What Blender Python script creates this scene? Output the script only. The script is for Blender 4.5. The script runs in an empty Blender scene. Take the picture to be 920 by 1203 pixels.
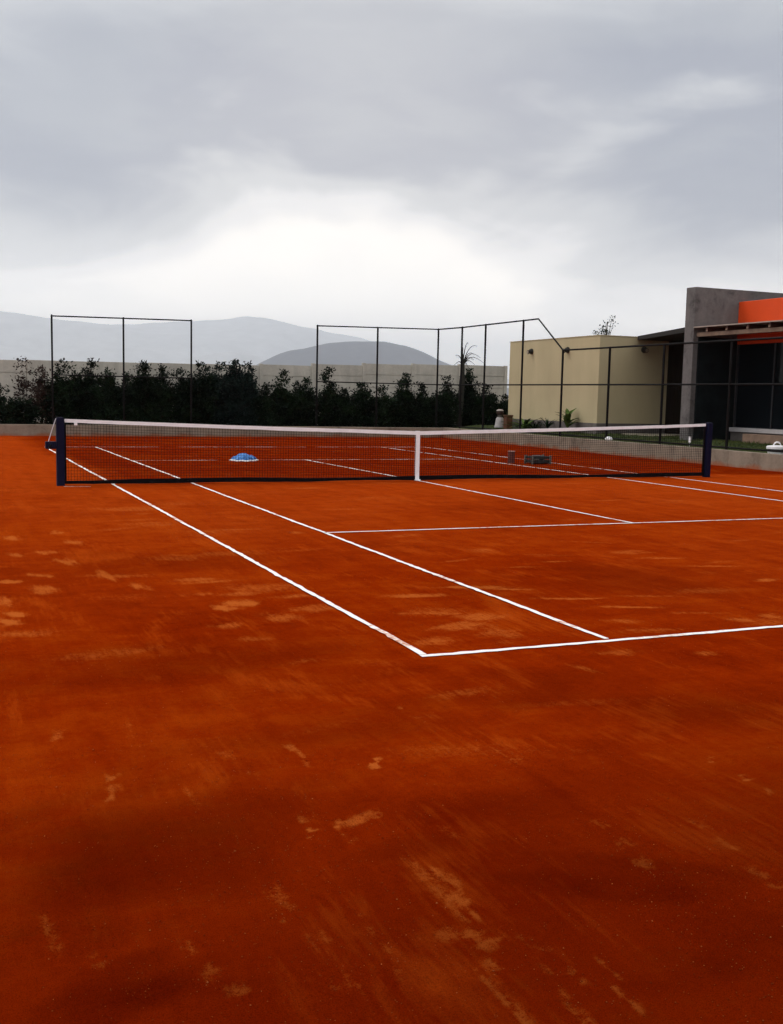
import bpy, bmesh, math, random
import numpy as np
from mathutils import Vector, Matrix

rad = math.radians
sc = bpy.context.scene
col = sc.collection
rng = np.random.default_rng(7)
random.seed(7)

# ------------------------------------------------------------------ helpers
class MB:
    """collects boxes, bars, tubes and prisms; build() links them as ONE mesh object"""
    def __init__(s): s.v = []; s.f = []; s.m = []
    def add(s, vs, fs, mi=0):
        n = len(s.v); s.v += [tuple(map(float, v)) for v in vs]
        s.f += [tuple(n + i for i in f) for f in fs]; s.m += [mi] * len(fs); return s
    def box(s, x0, x1, y0, y1, z0, z1, mi=0):
        vs = [(x0,y0,z0),(x1,y0,z0),(x1,y1,z0),(x0,y1,z0),(x0,y0,z1),(x1,y0,z1),(x1,y1,z1),(x0,y1,z1)]
        return s.add(vs, [(0,3,2,1),(4,5,6,7),(0,1,5,4),(1,2,6,5),(2,3,7,6),(3,0,4,7)], mi)
    def tube(s, pts, r, n=8, mi=0, cap=True):
        pts = [Vector(p) for p in pts]; k = len(pts)
        rs = r if isinstance(r, (list, tuple)) else [r] * k
        rings = []
        for i, p in enumerate(pts):
            d = (pts[min(i+1, k-1)] - pts[max(i-1, 0)]).normalized()
            a = d.cross(Vector((0,0,1)) if abs(d.z) < .9 else Vector((0,1,0))).normalized(); b = d.cross(a)
            rings.append([p + (a*math.cos(t) + b*math.sin(t)) * rs[i] for t in [2*math.pi*j/n for j in range(n)]])
        vs = [v for ring in rings for v in ring]; fs = []
        for i in range(k-1):
            for j in range(n):
                fs.append((i*n+j, i*n+(j+1)%n, (i+1)*n+(j+1)%n, (i+1)*n+j))
        if cap: fs += [tuple(range(n))[::-1], tuple(range((k-1)*n, k*n))]
        return s.add(vs, fs, mi)
    def lathe(s, prof, c=(0,0,0), n=20, mi=0):
        vs = []; fs = []; k = len(prof)
        for (r, z) in prof:
            for j in range(n):
                t = 2*math.pi*j/n; vs.append((c[0]+r*math.cos(t), c[1]+r*math.sin(t), c[2]+z))
        for i in range(k-1):
            for j in range(n): fs.append((i*n+j, i*n+(j+1)%n, (i+1)*n+(j+1)%n, (i+1)*n+j))
        fs += [tuple(range(n))[::-1], tuple(range((k-1)*n, k*n))]
        return s.add(vs, fs, mi)
    def prism(s, poly, z0, z1, mi=0):
        n = len(poly)
        g = lambda z, i: z[i] if isinstance(z, (list, tuple)) else z
        vs = [(p[0], p[1], g(z0,i)) for i, p in enumerate(poly)] + [(p[0], p[1], g(z1,i)) for i, p in enumerate(poly)]
        return s.add(vs, [tuple(range(n))[::-1], tuple(range(n, 2*n))] + [(i,(i+1)%n,n+(i+1)%n,n+i) for i in range(n)], mi)
    def build(s, name, mats, parent=None, smooth=False, bevel=0, loc=None):
        me = bpy.data.meshes.new(name); me.from_pydata(s.v, [], s.f)
        for m in (mats if isinstance(mats, (list, tuple)) else [mats]): me.materials.append(m)
        me.polygons.foreach_set('material_index', s.m)
        bm = bmesh.new(); bm.from_mesh(me); bmesh.ops.recalc_face_normals(bm, faces=bm.faces); bm.to_mesh(me); bm.free()
        if smooth: me.polygons.foreach_set('use_smooth', [True]*len(me.polygons))
        me.update()
        o = bpy.data.objects.new(name, me); col.objects.link(o)
        if parent is not None:
            o.parent = parent; o.matrix_parent_inverse = Matrix.Translation(parent.location).inverted() if parent.type == 'EMPTY' else Matrix()
            if loc is None and parent.type != 'EMPTY': pass
        if loc is not None: o.location = loc
        if bevel:
            b = o.modifiers.new('bevel', 'BEVEL'); b.width = bevel; b.segments = 2; b.limit_method = 'ANGLE'
        return o

def tag(o, label=None, cat=None, group=None, kind=None):
    if label: o['label'] = label
    if cat: o['category'] = cat
    if group: o['group'] = group
    if kind: o['kind'] = kind
    return o
def empty(name, loc, label, cat, group=None):
    o = bpy.data.objects.new(name, None); col.objects.link(o); o.location = loc; o.empty_display_size = .2
    return tag(o, label, cat, group)

# ------------------------------------------------------------------ materials
def newmat(name):
    m = bpy.data.materials.new(name); m.use_nodes = True
    nt = m.node_tree; return m, nt, nt.nodes['Principled BSDF']
def node(nt, typ, **kw):
    n = nt.nodes.new(typ)
    for k, v in kw.items():
        if k.startswith('i_'):
            key = k[2:]; key = int(key) if key.isdigit() else key.replace('_', ' ')
            n.inputs[key].default_value = v
        else: setattr(n, k, v)
    return n
def lk(nt, a, b): nt.links.new(a, b)
def ramp(nt, fac, stops, interp='LINEAR'):
    r = nt.nodes.new('ShaderNodeValToRGB'); r.color_ramp.interpolation = interp
    e = r.color_ramp.elements
    while len(e) < len(stops): e.new(.5)
    for el, (p, c) in zip(e, stops):
        el.position = p; el.color = tuple(c) + ((1,) if len(c) == 3 else ())
    lk(nt, fac, r.inputs[0]); return r.outputs[0]
def noise(nt, vec, scale, detail=5, rough=.55, mapscale=None, dist=0):
    if mapscale is not None:
        mp = node(nt, 'ShaderNodeMapping'); mp.inputs['Scale'].default_value = mapscale
        lk(nt, vec, mp.inputs[0]); vec = mp.outputs[0]
    n = node(nt, 'ShaderNodeTexNoise', i_Scale=scale, i_Detail=detail, i_Roughness=rough, i_Distortion=dist)
    lk(nt, vec, n.inputs['Vector']); return n.outputs['Fac']
def math_(nt, op, a, b=None, clamp=False):
    n = nt.nodes.new('ShaderNodeMath'); n.operation = op; n.use_clamp = clamp
    for i, x in enumerate((a, b)):
        if x is None: continue
        if isinstance(x, (int, float)): n.inputs[i].default_value = x
        else: lk(nt, x, n.inputs[i])
    return n.outputs[0]
def mix(nt, fac, a, b, mode='MIX'):
    n = nt.nodes.new('ShaderNodeMix'); n.data_type = 'RGBA'; n.blend_type = mode
    for i, x in ((0, fac), (6, a), (7, b)):
        if isinstance(x, (int, float)): n.inputs[i].default_value = x
        elif isinstance(x, tuple): n.inputs[i].default_value = x + ((1,) if len(x) == 3 else ())
        else: lk(nt, x, n.inputs[i])
    return n.outputs[2]
def bump(nt, h, bs, dist=.01, strength=.5):
    b = node(nt, 'ShaderNodeBump', i_Strength=strength, i_Distance=dist)
    lk(nt, h, b.inputs['Height']); lk(nt, b.outputs[0], bs.inputs['Normal'])
def pos(nt):
    return nt.nodes.new('ShaderNodeNewGeometry').outputs['Position']

def varied(name, c, rough=.7, var=.15, scale=3, spec=.3, bmp=0, bscale=40, metallic=0, stretch=None):
    """plain painted / moulded surface with real-world unevenness"""
    m, nt, bs = newmat(name); p = pos(nt)
    n = noise(nt, p, scale, 6, .6, stretch)
    lo = tuple(x*(1-var) for x in c); hi = tuple(min(1, x*(1+var)) for x in c)
    lk(nt, ramp(nt, n, [(.3, lo), (.7, hi)]), bs.inputs['Base Color'])
    bs.inputs['Roughness'].default_value = rough; bs.inputs['Specular IOR Level'].default_value = spec
    bs.inputs['Metallic'].default_value = metallic
    if bmp: bump(nt, noise(nt, p, bscale, 4), bs, bmp)
    return m

def concrete(name, c, dark=.45, scale=1.6, streak=True, base_dirt=None):
    m, nt, bs = newmat(name); p = pos(nt)
    a = noise(nt, p, scale, 8, .65, dist=.6)
    b = noise(nt, p, 14, 6, .6)
    s = noise(nt, p, 5, 4, .5, (1, 1, .12))
    f = math_(nt, 'ADD', math_(nt, 'MULTIPLY', a, .6), math_(nt, 'MULTIPLY', b, .2))
    f = math_(nt, 'ADD', f, math_(nt, 'MULTIPLY', s, .2 if streak else .0))
    cc = ramp(nt, f, [(.33, tuple(x*dark for x in c)), (.47, c), (.62, tuple(min(1, x*1.3) for x in c))])
    if base_dirt:
        z0, z1, dc = base_dirt
        sep = nt.nodes.new('ShaderNodeSeparateXYZ'); lk(nt, p, sep.inputs[0])
        zz = math_(nt, 'ADD', sep.outputs[2], math_(nt, 'MULTIPLY', math_(nt, 'SUBTRACT', a, .5), .35))
        mr = node(nt, 'ShaderNodeMapRange', i_1=z0, i_2=z1, i_3=.75, i_4=0.0); lk(nt, zz, mr.inputs[0])
        cc = mix(nt, mr.outputs[0], cc, dc)
    lk(nt, cc, bs.inputs['Base Color']); bs.inputs['Roughness'].default_value = .85
    bs.inputs['Specular IOR Level'].default_value = .25
    bump(nt, b, bs, .01, .6)
    return m

def leafmat(name, c1, c2, spec=.05, rough=.6):
    m, nt, bs = newmat(name)
    at = node(nt, 'ShaderNodeAttribute', attribute_name='tone')
    lk(nt, ramp(nt, at.outputs['Fac'], [(0, c1), (1, c2)]), bs.inputs['Base Color'])
    bs.inputs['Roughness'].default_value = rough; bs.inputs['Specular IOR Level'].default_value = spec
    return m

M = {}
DRAG = rad(-100)
M['navy'] = varied('navy_paint', (.0025, .003, .020), .6, .25, 6, .12)
M['black_steel'] = varied('black_steel_paint', (.006, .005, .005), .7, .3, 8, .1)
M['net_cord'] = varied('black_net_cord', (.008, .007, .007), .9, .2, 30, .05)
M['black_band'] = varied('black_net_hem', (.006, .005, .006), .9, .3, 12, .05)
M['white_tape'] = varied('white_canvas_tape', (.84, .85, .87), .8, .07, 7, .2, .002, 90)
M['rope'] = varied('white_rope', (.6, .58, .62), .8, .1, 40)
M['kerb'] = concrete('kerb_concrete', (.215, .172, .13), .5, 1.3, True, (0, .10, (.30, .075, .02)))
M['panel'] = concrete('precast_concrete', (.42, .39, .335), .8, .7, True)
M['bare_concrete'] = concrete('bare_concrete', (.118, .108, .105), .30, 2.3, True)
M['plinth'] = concrete('grey_plinth', (.11, .095, .088), .7, 2)
M['paving'] = concrete('pale_paving', (.32, .28, .21), .8, 2, False)
M['cream'] = varied('cream_render', (.46, .388, .235), .85, .07, 1.3, .2, .003, 60, 0, (1, 1, .4))
M['orange'] = varied('orange_paint', (.66, .062, .006), .6, .08, 1.2, .3)
M['roof_dark'] = varied('dark_roof_sheet', (.014, .011, .009), .8, .3, 4)
M['passage_shade'] = varied('passage_shade_dark', (.012, .009, .007), .8, .4, 5, .05, .004, 20, 0, (6, 6, .4))  # near-black colour imitating the shade inside the passage
M['timber'] = varied('pale_timber', (.20, .14, .10), .75, .25, 5, .2, .003, 30)
M['rafter'] = varied('dark_red_timber', (.05, .016, .011), .7, .3, 6)
M['fascia'] = varied('pale_fascia', (.34, .28, .24), .7, .15, 4)
M['step'] = concrete('tan_step', (.27, .175, .125), .75, 2.0, False)
M['sill'] = varied('white_sill', (.42, .40, .40), .5, .12, 3)
M['interior'] = varied('dark_interior', (.01, .01, .011), .8, .3, 2)
M['frame_metal'] = varied('charcoal_frame', (.03, .032, .036), .4, .2, 6)
M['pergola_shade'] = varied('pergola_shade_dark', (.010, .013, .014), .7, .4, 2.5, .05)  # near-black colour imitating shade under the pergola
M['white_plastic'] = varied('white_plastic', (.80, .79, .80), .45, .06, 6, .4)
M['black_plastic'] = varied('black_plastic', (.012, .012, .013), .5, .3, 10)
M['crate_grey'] = varied('grey_crate', (.022, .02, .018), .7, .4, 14)
M['crate_light'] = varied('worn_grey', (.11, .10, .085), .7, .4, 20)
M['rust_tin'] = varied('rusty_tin', (.10, .024, .018), .6, .4, 25)
M['tin_rim'] = varied('dull_tin', (.42, .26, .22), .5, .2, 20)
M['terracotta'] = varied('brown_clay_pot', (.10, .042, .02), .8, .3, 12)
M['off_white'] = varied('off_white', (.36, .34, .33), .6, .2, 12)
M['pale_cloth'] = varied('pale_cloth', (.40, .35, .32), .8, .1, 15)
M['dark_brown'] = varied('dark_brown', (.035, .018, .012), .7, .3, 15)
M['lamp_body'] = varied('lamp_housing', (.02, .018, .016), .5, .3, 10)
M['lamp_lens'] = varied('lamp_lens', (.30, .24, .17), .3, .1, 20)
M['bark'] = varied('shrub_bark', (.05, .035, .022), .9, .4, 20)
M['dry_palm'] = varied('dry_frond', (.016, .015, .010), .8, .4, 12)
M['leaf'] = leafmat('dark_leaf', (.002, .005, .0025), (.012, .026, .009))
M['leaf_blue'] = leafmat('blue_green_leaf', (.004, .008, .007), (.014, .027, .021))
M['leaf_red'] = leafmat('reddish_leaf', (.020, .010, .009), (.055, .036, .026))
M['leaf_mid'] = leafmat('fresh_leaf', (.03, .06, .012), (.10, .15, .035))
M['grass'] = leafmat('grass_blade', (.025, .045, .012), (.12, .13, .04))
M['soil'] = varied('bed_soil', (.06, .038, .025), .95, .4, 6, .1, .02, 25)

# tinted glass
m, nt, bs = newmat('dark_glass'); p = pos(nt)
bs.inputs['Base Color'].default_value = (.006, .008, .010, 1); bs.inputs['Roughness'].default_value = .06
bs.inputs['Specular IOR Level'].default_value = .10
bump(nt, noise(nt, p, .9, 2), bs, .01, .25); M['glass'] = m

# blue plastic sheeting
m, nt, bs = newmat('blue_sheeting'); p = pos(nt)
f = noise(nt, p, 9, 5, .6, (1, 1, 1.5), 1.2)
lk(nt, ramp(nt, f, [(.36, (.006, .07, .28)), (.54, (.018, .19, .58)), (.70, (.15, .42, .78))]), bs.inputs['Base Color'])
bs.inputs['Roughness'].default_value = .4; bump(nt, f, bs, .05, .8); M['blue'] = m

# ground / lawn / hills
m, nt, bs = newmat('lawn_soil'); p = pos(nt)
lk(nt, ramp(nt, noise(nt, p, 2.2, 7, .65), [(.3, (.016, .028, .010)), (.5, (.035, .05, .016)), (.7, (.085, .08, .03))]), bs.inputs['Base Color'])
bs.inputs['Roughness'].default_value = .95; bs.inputs['Specular IOR Level'].default_value = .1
bump(nt, noise(nt, p, 40, 3), bs, .03, 1); M['lawn'] = m
m, nt, bs = newmat('dry_ground'); p = pos(nt)
lk(nt, ramp(nt, noise(nt, p, .02, 9, .65), [(.3, (.10, .085, .06)), (.6, (.20, .16, .11))]), bs.inputs['Base Color'])
bs.inputs['Roughness'].default_value = .95; M['dry'] = m
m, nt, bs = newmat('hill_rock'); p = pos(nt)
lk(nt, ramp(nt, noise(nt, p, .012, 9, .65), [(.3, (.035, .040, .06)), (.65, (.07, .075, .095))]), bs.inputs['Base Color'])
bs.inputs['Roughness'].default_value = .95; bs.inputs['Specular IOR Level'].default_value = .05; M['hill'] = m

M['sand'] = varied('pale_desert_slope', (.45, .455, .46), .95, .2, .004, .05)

# clay
m, nt, bs = newmat('red_clay'); p = pos(nt)
wear = node(nt, 'ShaderNodeAttribute', attribute_name='wear').outputs['Fac']
damp_dark = node(nt, 'ShaderNodeAttribute', attribute_name='damp_dark').outputs['Fac']  # damp patches plus the darker near end and far half
big = noise(nt, p, .45, 6, .6, dist=.4)
med = noise(nt, p, 2.6, 7, .65, (1, 1.6, 1), .5)
fine = noise(nt, p, 26, 6, .7)
grain = noise(nt, p, 240, 3, .7)
sweep = noise(nt, p, 1.5, 7, .68, (3.2, .45, 1), .25)
br1 = noise(nt, p, 6, 6, .65, (1, .13, 1), .3)          # drag-mat strokes along the length of the court
br2 = noise(nt, p, 34, 5, .65, (1, .10, 1), .2)
v = math_(nt, 'ADD', math_(nt, 'MULTIPLY', big, .34), math_(nt, 'MULTIPLY', med, .24))
v = math_(nt, 'ADD', v, math_(nt, 'MULTIPLY', fine, .12))
v = math_(nt, 'ADD', v, math_(nt, 'MULTIPLY', sweep, .14))
v = math_(nt, 'ADD', v, math_(nt, 'MULTIPLY', br1, .10))
v = math_(nt, 'ADD', v, math_(nt, 'MULTIPLY', br2, .06))
base = ramp(nt, v, [(.38, (.145, .0080, .0003)), (.5, (.236, .0178, .0005)), (.61, (.315, .037, .0014))])
# dry loose dust left in strokes where the mat skipped
pat = math_(nt, 'ADD', math_(nt, 'MULTIPLY', noise(nt, p, 1.05, 5, .6, (1.5, .8, 1), .6), .62), math_(nt, 'ADD', math_(nt, 'MULTIPLY', br1, .16), math_(nt, 'MULTIPLY', br2, .22)))
pat = ramp(nt, pat, [(.535, (0,0,0)), (.65, (1,1,1))])
base = mix(nt, math_(nt, 'MULTIPLY', pat, .66), base, (.395, .057, .0045))
dry = node(nt, 'ShaderNodeAttribute', attribute_name='dry').outputs['Fac']  # lighter tone that grows with distance
base = mix(nt, math_(nt, 'MULTIPLY', dry, math_(nt, 'ADD', -.32, math_(nt, 'ADD', math_(nt, 'MULTIPLY', med, .9), math_(nt, 'MULTIPLY', sweep, .9)), True)), base, (.375, .050, .0045))  # dry mixes in a lighter orange away from the camera
# dry scuffed dust: the mesh's own wear marks broken up by fine noise
n75 = noise(nt, p, 75, 4, .7)
gritty = math_(nt, 'ADD', math_(nt, 'MULTIPLY', math_(nt, 'SUBTRACT', fine, .5), 1.5), math_(nt, 'MULTIPLY', math_(nt, 'SUBTRACT', n75, .5), 1.9))
gritty = math_(nt, 'ADD', gritty, math_(nt, 'MULTIPLY', math_(nt, 'SUBTRACT', grain, .5), 1.5))
gritty = math_(nt, 'ADD', gritty, math_(nt, 'MULTIPLY', math_(nt, 'SUBTRACT', br2, .5), 1.6))
wn = math_(nt, 'MULTIPLY', math_(nt, 'MULTIPLY', math_(nt, 'SUBTRACT', math_(nt, 'ADD', wear, gritty), .16), 1.7, True), math_(nt, 'POWER', wear, .65), True)
c = mix(nt, wn, base, (.45, .095, .014))
dn = math_(nt, 'MULTIPLY', damp_dark, math_(nt, 'ADD', .35, math_(nt, 'MULTIPLY', med, 1.2)), True)
c = mix(nt, dn, c, (.060, .0022, .0002))
g = ramp(nt, grain, [(.34, (.55, .52, .50)), (.5, (.97, .97, .97)), (.66, (1.0, 1.0, 1.0))])
c = mix(nt, .9, c, g, 'MULTIPLY')
lk(nt, c, bs.inputs['Base Color'])
bs.inputs['Roughness'].default_value = 1; bs.inputs['Specular IOR Level'].default_value = 0
hh = math_(nt, 'ADD', math_(nt, 'MULTIPLY', fine, 1.0), math_(nt, 'MULTIPLY', grain, .35))
hh = math_(nt, 'ADD', hh, math_(nt, 'MULTIPLY', med, 1.5))
bump(nt, hh, bs, .016, .8)
M['clay'] = m

# court line paint, partly swept over with clay
def linemat(name, worn):
    m, nt, bs = newmat(name); p = pos(nt)
    f = math_(nt, 'ADD', math_(nt, 'MULTIPLY', noise(nt, p, 1.2, 3, .5), .5), math_(nt, 'MULTIPLY', noise(nt, p, 14, 6, .7), .5))
    lk(nt, ramp(nt, f, [(worn-.07, (.42, .10, .03)), (worn, (.70, .50, .42)), (worn+.05, (.80, .76, .74))]), bs.inputs['Base Color'])
    bs.inputs['Roughness'].default_value = .85; return m
M['line'] = linemat('white_line', .425)
M['line_far'] = linemat('dusty_line', .47)
M['line_worn'] = linemat('faded_line', .52)

# ------------------------------------------------------------------ camera
r_ = None
CAM = Vector((-8.0764, -17.437, 1.5257)); YAW, PITCH, ROLL = .4071, -.1093, .0211
fw = Vector((math.sin(YAW)*math.cos(PITCH), math.cos(YAW)*math.cos(PITCH), math.sin(PITCH)))
r0 = Vector((math.cos(YAW), -math.sin(YAW), 0)); u0 = r0.cross(fw)
rt = math.cos(ROLL)*r0 + math.sin(ROLL)*u0; up = -math.sin(ROLL)*r0 + math.cos(ROLL)*u0
cd = bpy.data.cameras.new('camera'); cam = bpy.data.objects.new('camera', cd); col.objects.link(cam)
cam.matrix_world = Matrix(((rt.x, up.x, -fw.x, CAM.x), (rt.y, up.y, -fw.y, CAM.y), (rt.z, up.z, -fw.z, CAM.z), (0,0,0,1)))
cd.sensor_fit = 'VERTICAL'; cd.sensor_height = 36; cd.lens = 1245.3/1203*36; cd.clip_end = 90000; cd.clip_start = .05
sc.camera = cam
def ground(px, py, z=0):
    """point of the court surface seen at a photo pixel (920 x 1203)"""
    d = fw + rt*((px-460)/1245.3) - up*((py-601.5)/1245.3)
    return CAM + d*((z-CAM.z)/d.z)

# ------------------------------------------------------------------ ground, clay court
tag(MB().add([(-12900,-5900,-.05),(18900,-5900,-.05),(18900,26900,-.05),(-12900,26900,-.05)], [(0,1,2,3)]).build('ground', M['dry']), kind='structure')

ys = [-21.0]
while ys[-1] < 18.46:
    d = max(abs(ys[-1]+17.4), 1.2); ys.append(ys[-1] + min(.17, max(.017, .0048*d)))
ys[-1] = 18.46; ys = np.array(ys)
xs = [-24.0]
while xs[-1] < 9.42:
    x = xs[-1]; xs.append(x + (.2 if x < -14 else (.06 if x < -10.5 else .02 if x < -4.5 else .045)))
xs[-1] = 9.42; xs = np.array(xs)
GX, GY = np.meshgrid(xs, ys)
wear_a = np.zeros_like(GX); damp_dark_a = np.zeros_like(GX); dz = np.zeros_like(GX)
def lumpy(x, y, seed, k=1.0):
    g = np.random.default_rng(seed); o = np.zeros_like(x)
    for i in range(7):
        fx, fy = g.normal(0, k*(1+i*.6), 2); o += np.sin(x*fx + y*fy + g.uniform(0, 6.28))/(1+.35*i)
    return o/2.6
def blob(arr, px, py, w, h, ang, amt, seed, soft=.6, dent=0):
    """irregular patch, centred on a court point, w x h metres"""
    c = ground(px, py); ca, sa = math.cos(ang), math.sin(ang); R = max(w, h)*1.7
    i0, i1 = np.searchsorted(ys, [c.y-R, c.y+R]); j0, j1 = np.searchsorted(xs, [c.x-R, c.x+R])
    if i1 <= i0 or j1 <= j0: return
    X = GX[i0:i1, j0:j1]-c.x; Y = GY[i0:i1, j0:j1]-c.y
    a = (X*ca + Y*sa)/w; b = (-X*sa + Y*ca)/h
    d = np.sqrt(a*a + b*b) + .33*lumpy(a*2, b*2, seed) 
    t = np.clip((1-d)/soft, 0, 1); t = t*t*(3-2*t)
    arr[i0:i1, j0:j1] = np.maximum(arr[i0:i1, j0:j1], t*amt)
    if dent: dz[i0:i1, j0:j1] -= t*dent
va = math.atan2(fw.y, fw.x)                       # heading of the view on the ground
# footprints and slides (photo pixel, size on the court, direction)
for i, (px, py, w, h, a, s) in enumerate([
    (8,730,.11,.26,.3,.85),(20,722,.09,.2,.3,.7),(12,683,.13,.2,.2,.55),(48,676,.10,.2,.4,.5),(14,632,.12,.3,.1,.55),(18,652,.12,.3,.1,.45),
    (55,649,.2,.22,.1,.5),(66,625,.1,.3,0,.4),(78,660,.12,.35,.2,.5),(88,637,.12,.3,.1,.45),(125,676,.07,.4,.1,.5),(160,688,.10,.25,.2,.5),
    (50,692,.15,.3,.2,.45),(5,706,.1,.3,.2,.5),(230,681,.3,.16,.1,.4),(245,683,.4,.12,0,.42),(262,714,.14,.16,0,.6),(285,709,.16,.2,.1,.6),(235,698,.22,.12,.1,.35),
    (280,697,.3,.16,0,.35),(330,725,.25,.3,.1,.4),(310,690,.4,.3,.1,.3),(268,735,.14,.13,.5,.35),(345,700,.3,.15,.1,.35),(365,715,.3,.2,0,.35),
    (210,655,.4,.3,0,.28),(270,650,.5,.3,0,.28),(180,615,.5,.5,0,.25),(240,625,.5,.4,0,.25),(160,598,.6,.5,0,.3),(205,592,.5,.4,0,.25),
    (490,700,.35,.12,-.2,.5),(560,690,.4,.1,-.3,.5),(520,720,.4,.12,-.2,.45),(560,725,.3,.2,-.1,.45),(540,735,.35,.16,.2,.4),(590,745,.25,.3,0,.35),(510,752,.3,.16,.3,.4),
    (600,692,.35,.06,-.35,.55),(655,703,.4,.05,-.35,.55),(680,703,.35,.06,-.3,.5),(740,713,.4,.06,-.35,.5),(765,700,.4,.05,-.3,.35),(785,656,.4,.07,-.2,.45),
    (618,666,.3,.05,-.1,.45),(650,660,.3,.05,-.1,.4),(695,637,.4,.06,-.5,.4),(770,655,.3,.06,-.3,.4),(840,665,.4,.06,-.3,.4),(825,720,.3,.06,-.3,.4),(900,681,.2,.1,0,.45),
    (870,728,.14,.14,.3,.45),(905,724,.14,.14,.3,.4),(685,784,.06,.2,.3,.3),(725,767,.2,.12,0,.35),(760,740,.4,.1,-.2,.35),(830,768,.15,.1,.1,.35),
    (560,880,.7,.12,-.35,.15),
    ]):
    blob(wear_a, px, py, w, h, a, min(1, s*1.7), 100+i, .85, .0018)
def streak(x0, y0, x1, y1, w, amt, seed, n=3):
    a = ground(x0, y0); b = ground(x1, y1); d = b-a; ang = math.atan2(d.y, d.x); g = np.random.default_rng(seed)
    for i in range(n):
        t0 = g.uniform(0, .7); t = t0 + g.uniform(.15, .3); px = x0+(x1-x0)*t + g.normal(0, 2); py = y0+(y1-y0)*t + g.normal(0, 2)
        blob(wear_a, px, py, d.length*g.uniform(.15, .32), w*g.uniform(.5, 1.1), ang + g.normal(0, .06), min(1, amt*1.35)*g.uniform(.65, 1.0), seed*7+i, .8, .001)
for i, q in enumerate([(345,955,372,978,.045,1.0,4),(385,955,415,985,.02,.9,3),(355,985,385,978,.02,.7,2),(385,978,470,942,.05,.55,4),(400,975,450,955,.03,.5,3),(332,872,362,895,.05,.6,4),(345,880,360,893,.02,.8,2),
      (128,905,132,940,.045,.7,3),(75,840,70,870,.05,.5,3),(150,845,158,870,.04,.3,2),(436,884,442,902,.05,.75,3),(452,822,475,835,.05,.5,2),(480,840,520,850,.05,.4,2),
      (470,1000,560,1090,.06,.5,6),(500,1010,560,1060,.06,.6,6),(520,1040,570,1085,.05,.75,5),(540,1085,580,1115,.09,.75,5),(500,1085,545,1110,.08,.5,4),(555,1130,620,1203,.03,.8,4),(560,1110,600,1160,.03,.7,3),
      (590,1090,650,1120,.03,.5,3),(660,1130,690,1160,.025,.8,3),(700,1140,760,1190,.025,.8,5),(690,1120,730,1150,.02,.7,3),(620,1120,700,1203,.02,.5,4),(640,1150,690,1203,.02,.5,4),
      (715,985,770,1020,.05,.55,5),(740,1010,770,1025,.03,.75,3),(690,960,740,990,.05,.35,3),(820,975,880,1005,.05,.5,4),(850,1005,915,1045,.05,.55,4),(800,960,860,980,.06,.35,3),
      (815,885,850,898,.04,.55,3),(868,910,890,920,.04,.8,3),(890,920,918,942,.03,.6,2),(570,870,620,900,.06,.3,4),(480,950,540,985,.05,.3,3),
      (330,1060,420,1160,.02,.4,5),(360,1070,400,1120,.02,.55,4),(310,1030,345,1075,.07,.35,4),(315,1075,350,1080,.02,.7,3),(205,1085,250,1160,.02,.5,4),(245,1130,262,1165,.02,.6,3),(40,1060,70,1120,.03,.5,4),(100,1110,120,1140,.03,.4,3),
      (415,1060,440,1100,.02,.5,3),(440,1090,480,1150,.02,.5,3),(260,1150,300,1180,.06,.5,4),(380,1140,410,1180,.02,.5,3),(250,880,300,905,.05,.3,3),(200,900,240,950,.04,.25,3)]):
    streak(*q[:4], q[4]*.8, q[5], 3000+i, q[6])
g2 = np.random.default_rng(3)
for i in range(420):                               # many faint scuffs over the whole court
    x = g2.uniform(-13, 9); y = g2.uniform(-13.5, 17)
    c = Vector((x, y, 0)); d = c-CAM; z = d.dot(fw)
    if z < 2: continue
    px = 460+1245.3*d.dot(rt)/z; py = 601.5-1245.3*d.dot(up)/z
    blob(wear_a, px, py, g2.uniform(.12, .6), g2.uniform(.05, .22), g2.uniform(-.5, .5), g2.uniform(.15, .6), 500+i, .9, .001)
for i, (px, py, w, h, a, s) in enumerate([(170,1010,1.0,.9,.3,.75),(60,960,.9,.5,.2,.5),(700,1040,1.0,.5,-.4,.75),(620,960,.9,.4,-.3,.5),(200,1160,.7,.4,.2,.8),(450,1150,.5,.35,0,.75),
      (780,1160,.7,.4,-.3,.85),(330,1200,.8,.3,0,.7),(600,1200,.6,.22,0,.6),(400,860,1.4,.5,.1,.3),(250,780,1.6,.8,.1,.38),(850,830,1.3,.8,-.2,.55),(640,810,.9,.5,0,.35),(420,1060,.6,.4,.2,.55),
      (560,690,1.2,1.0,0,.25),(760,680,1.6,1.4,0,.35),(180,660,1.5,1.2,0,.25),(100,1090,.7,.5,0,.7),(880,1100,.7,.5,0,.7),(900,960,.9,.4,-.3,.45),(480,1000,.7,.3,.2,.5),(300,950,1.0,.4,.2,.5)]):
    blob(damp_dark_a, px, py, w, h, a, s, 900+i, 1.1)
dz += .0022*lumpy(GX*1.3, GY*1.3, 11) + .0012*lumpy(GX*6, GY*6, 12)
dz = np.clip(dz, -.006, .004)
n0, n1 = GX.shape
co = np.stack([GX, GY, dz], -1).reshape(-1, 3)
idx = np.arange(n0*n1).reshape(n0, n1)
fc = np.stack([idx[:-1,:-1], idx[:-1,1:], idx[1:,1:], idx[1:,:-1]], -1).reshape(-1, 4)
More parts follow.
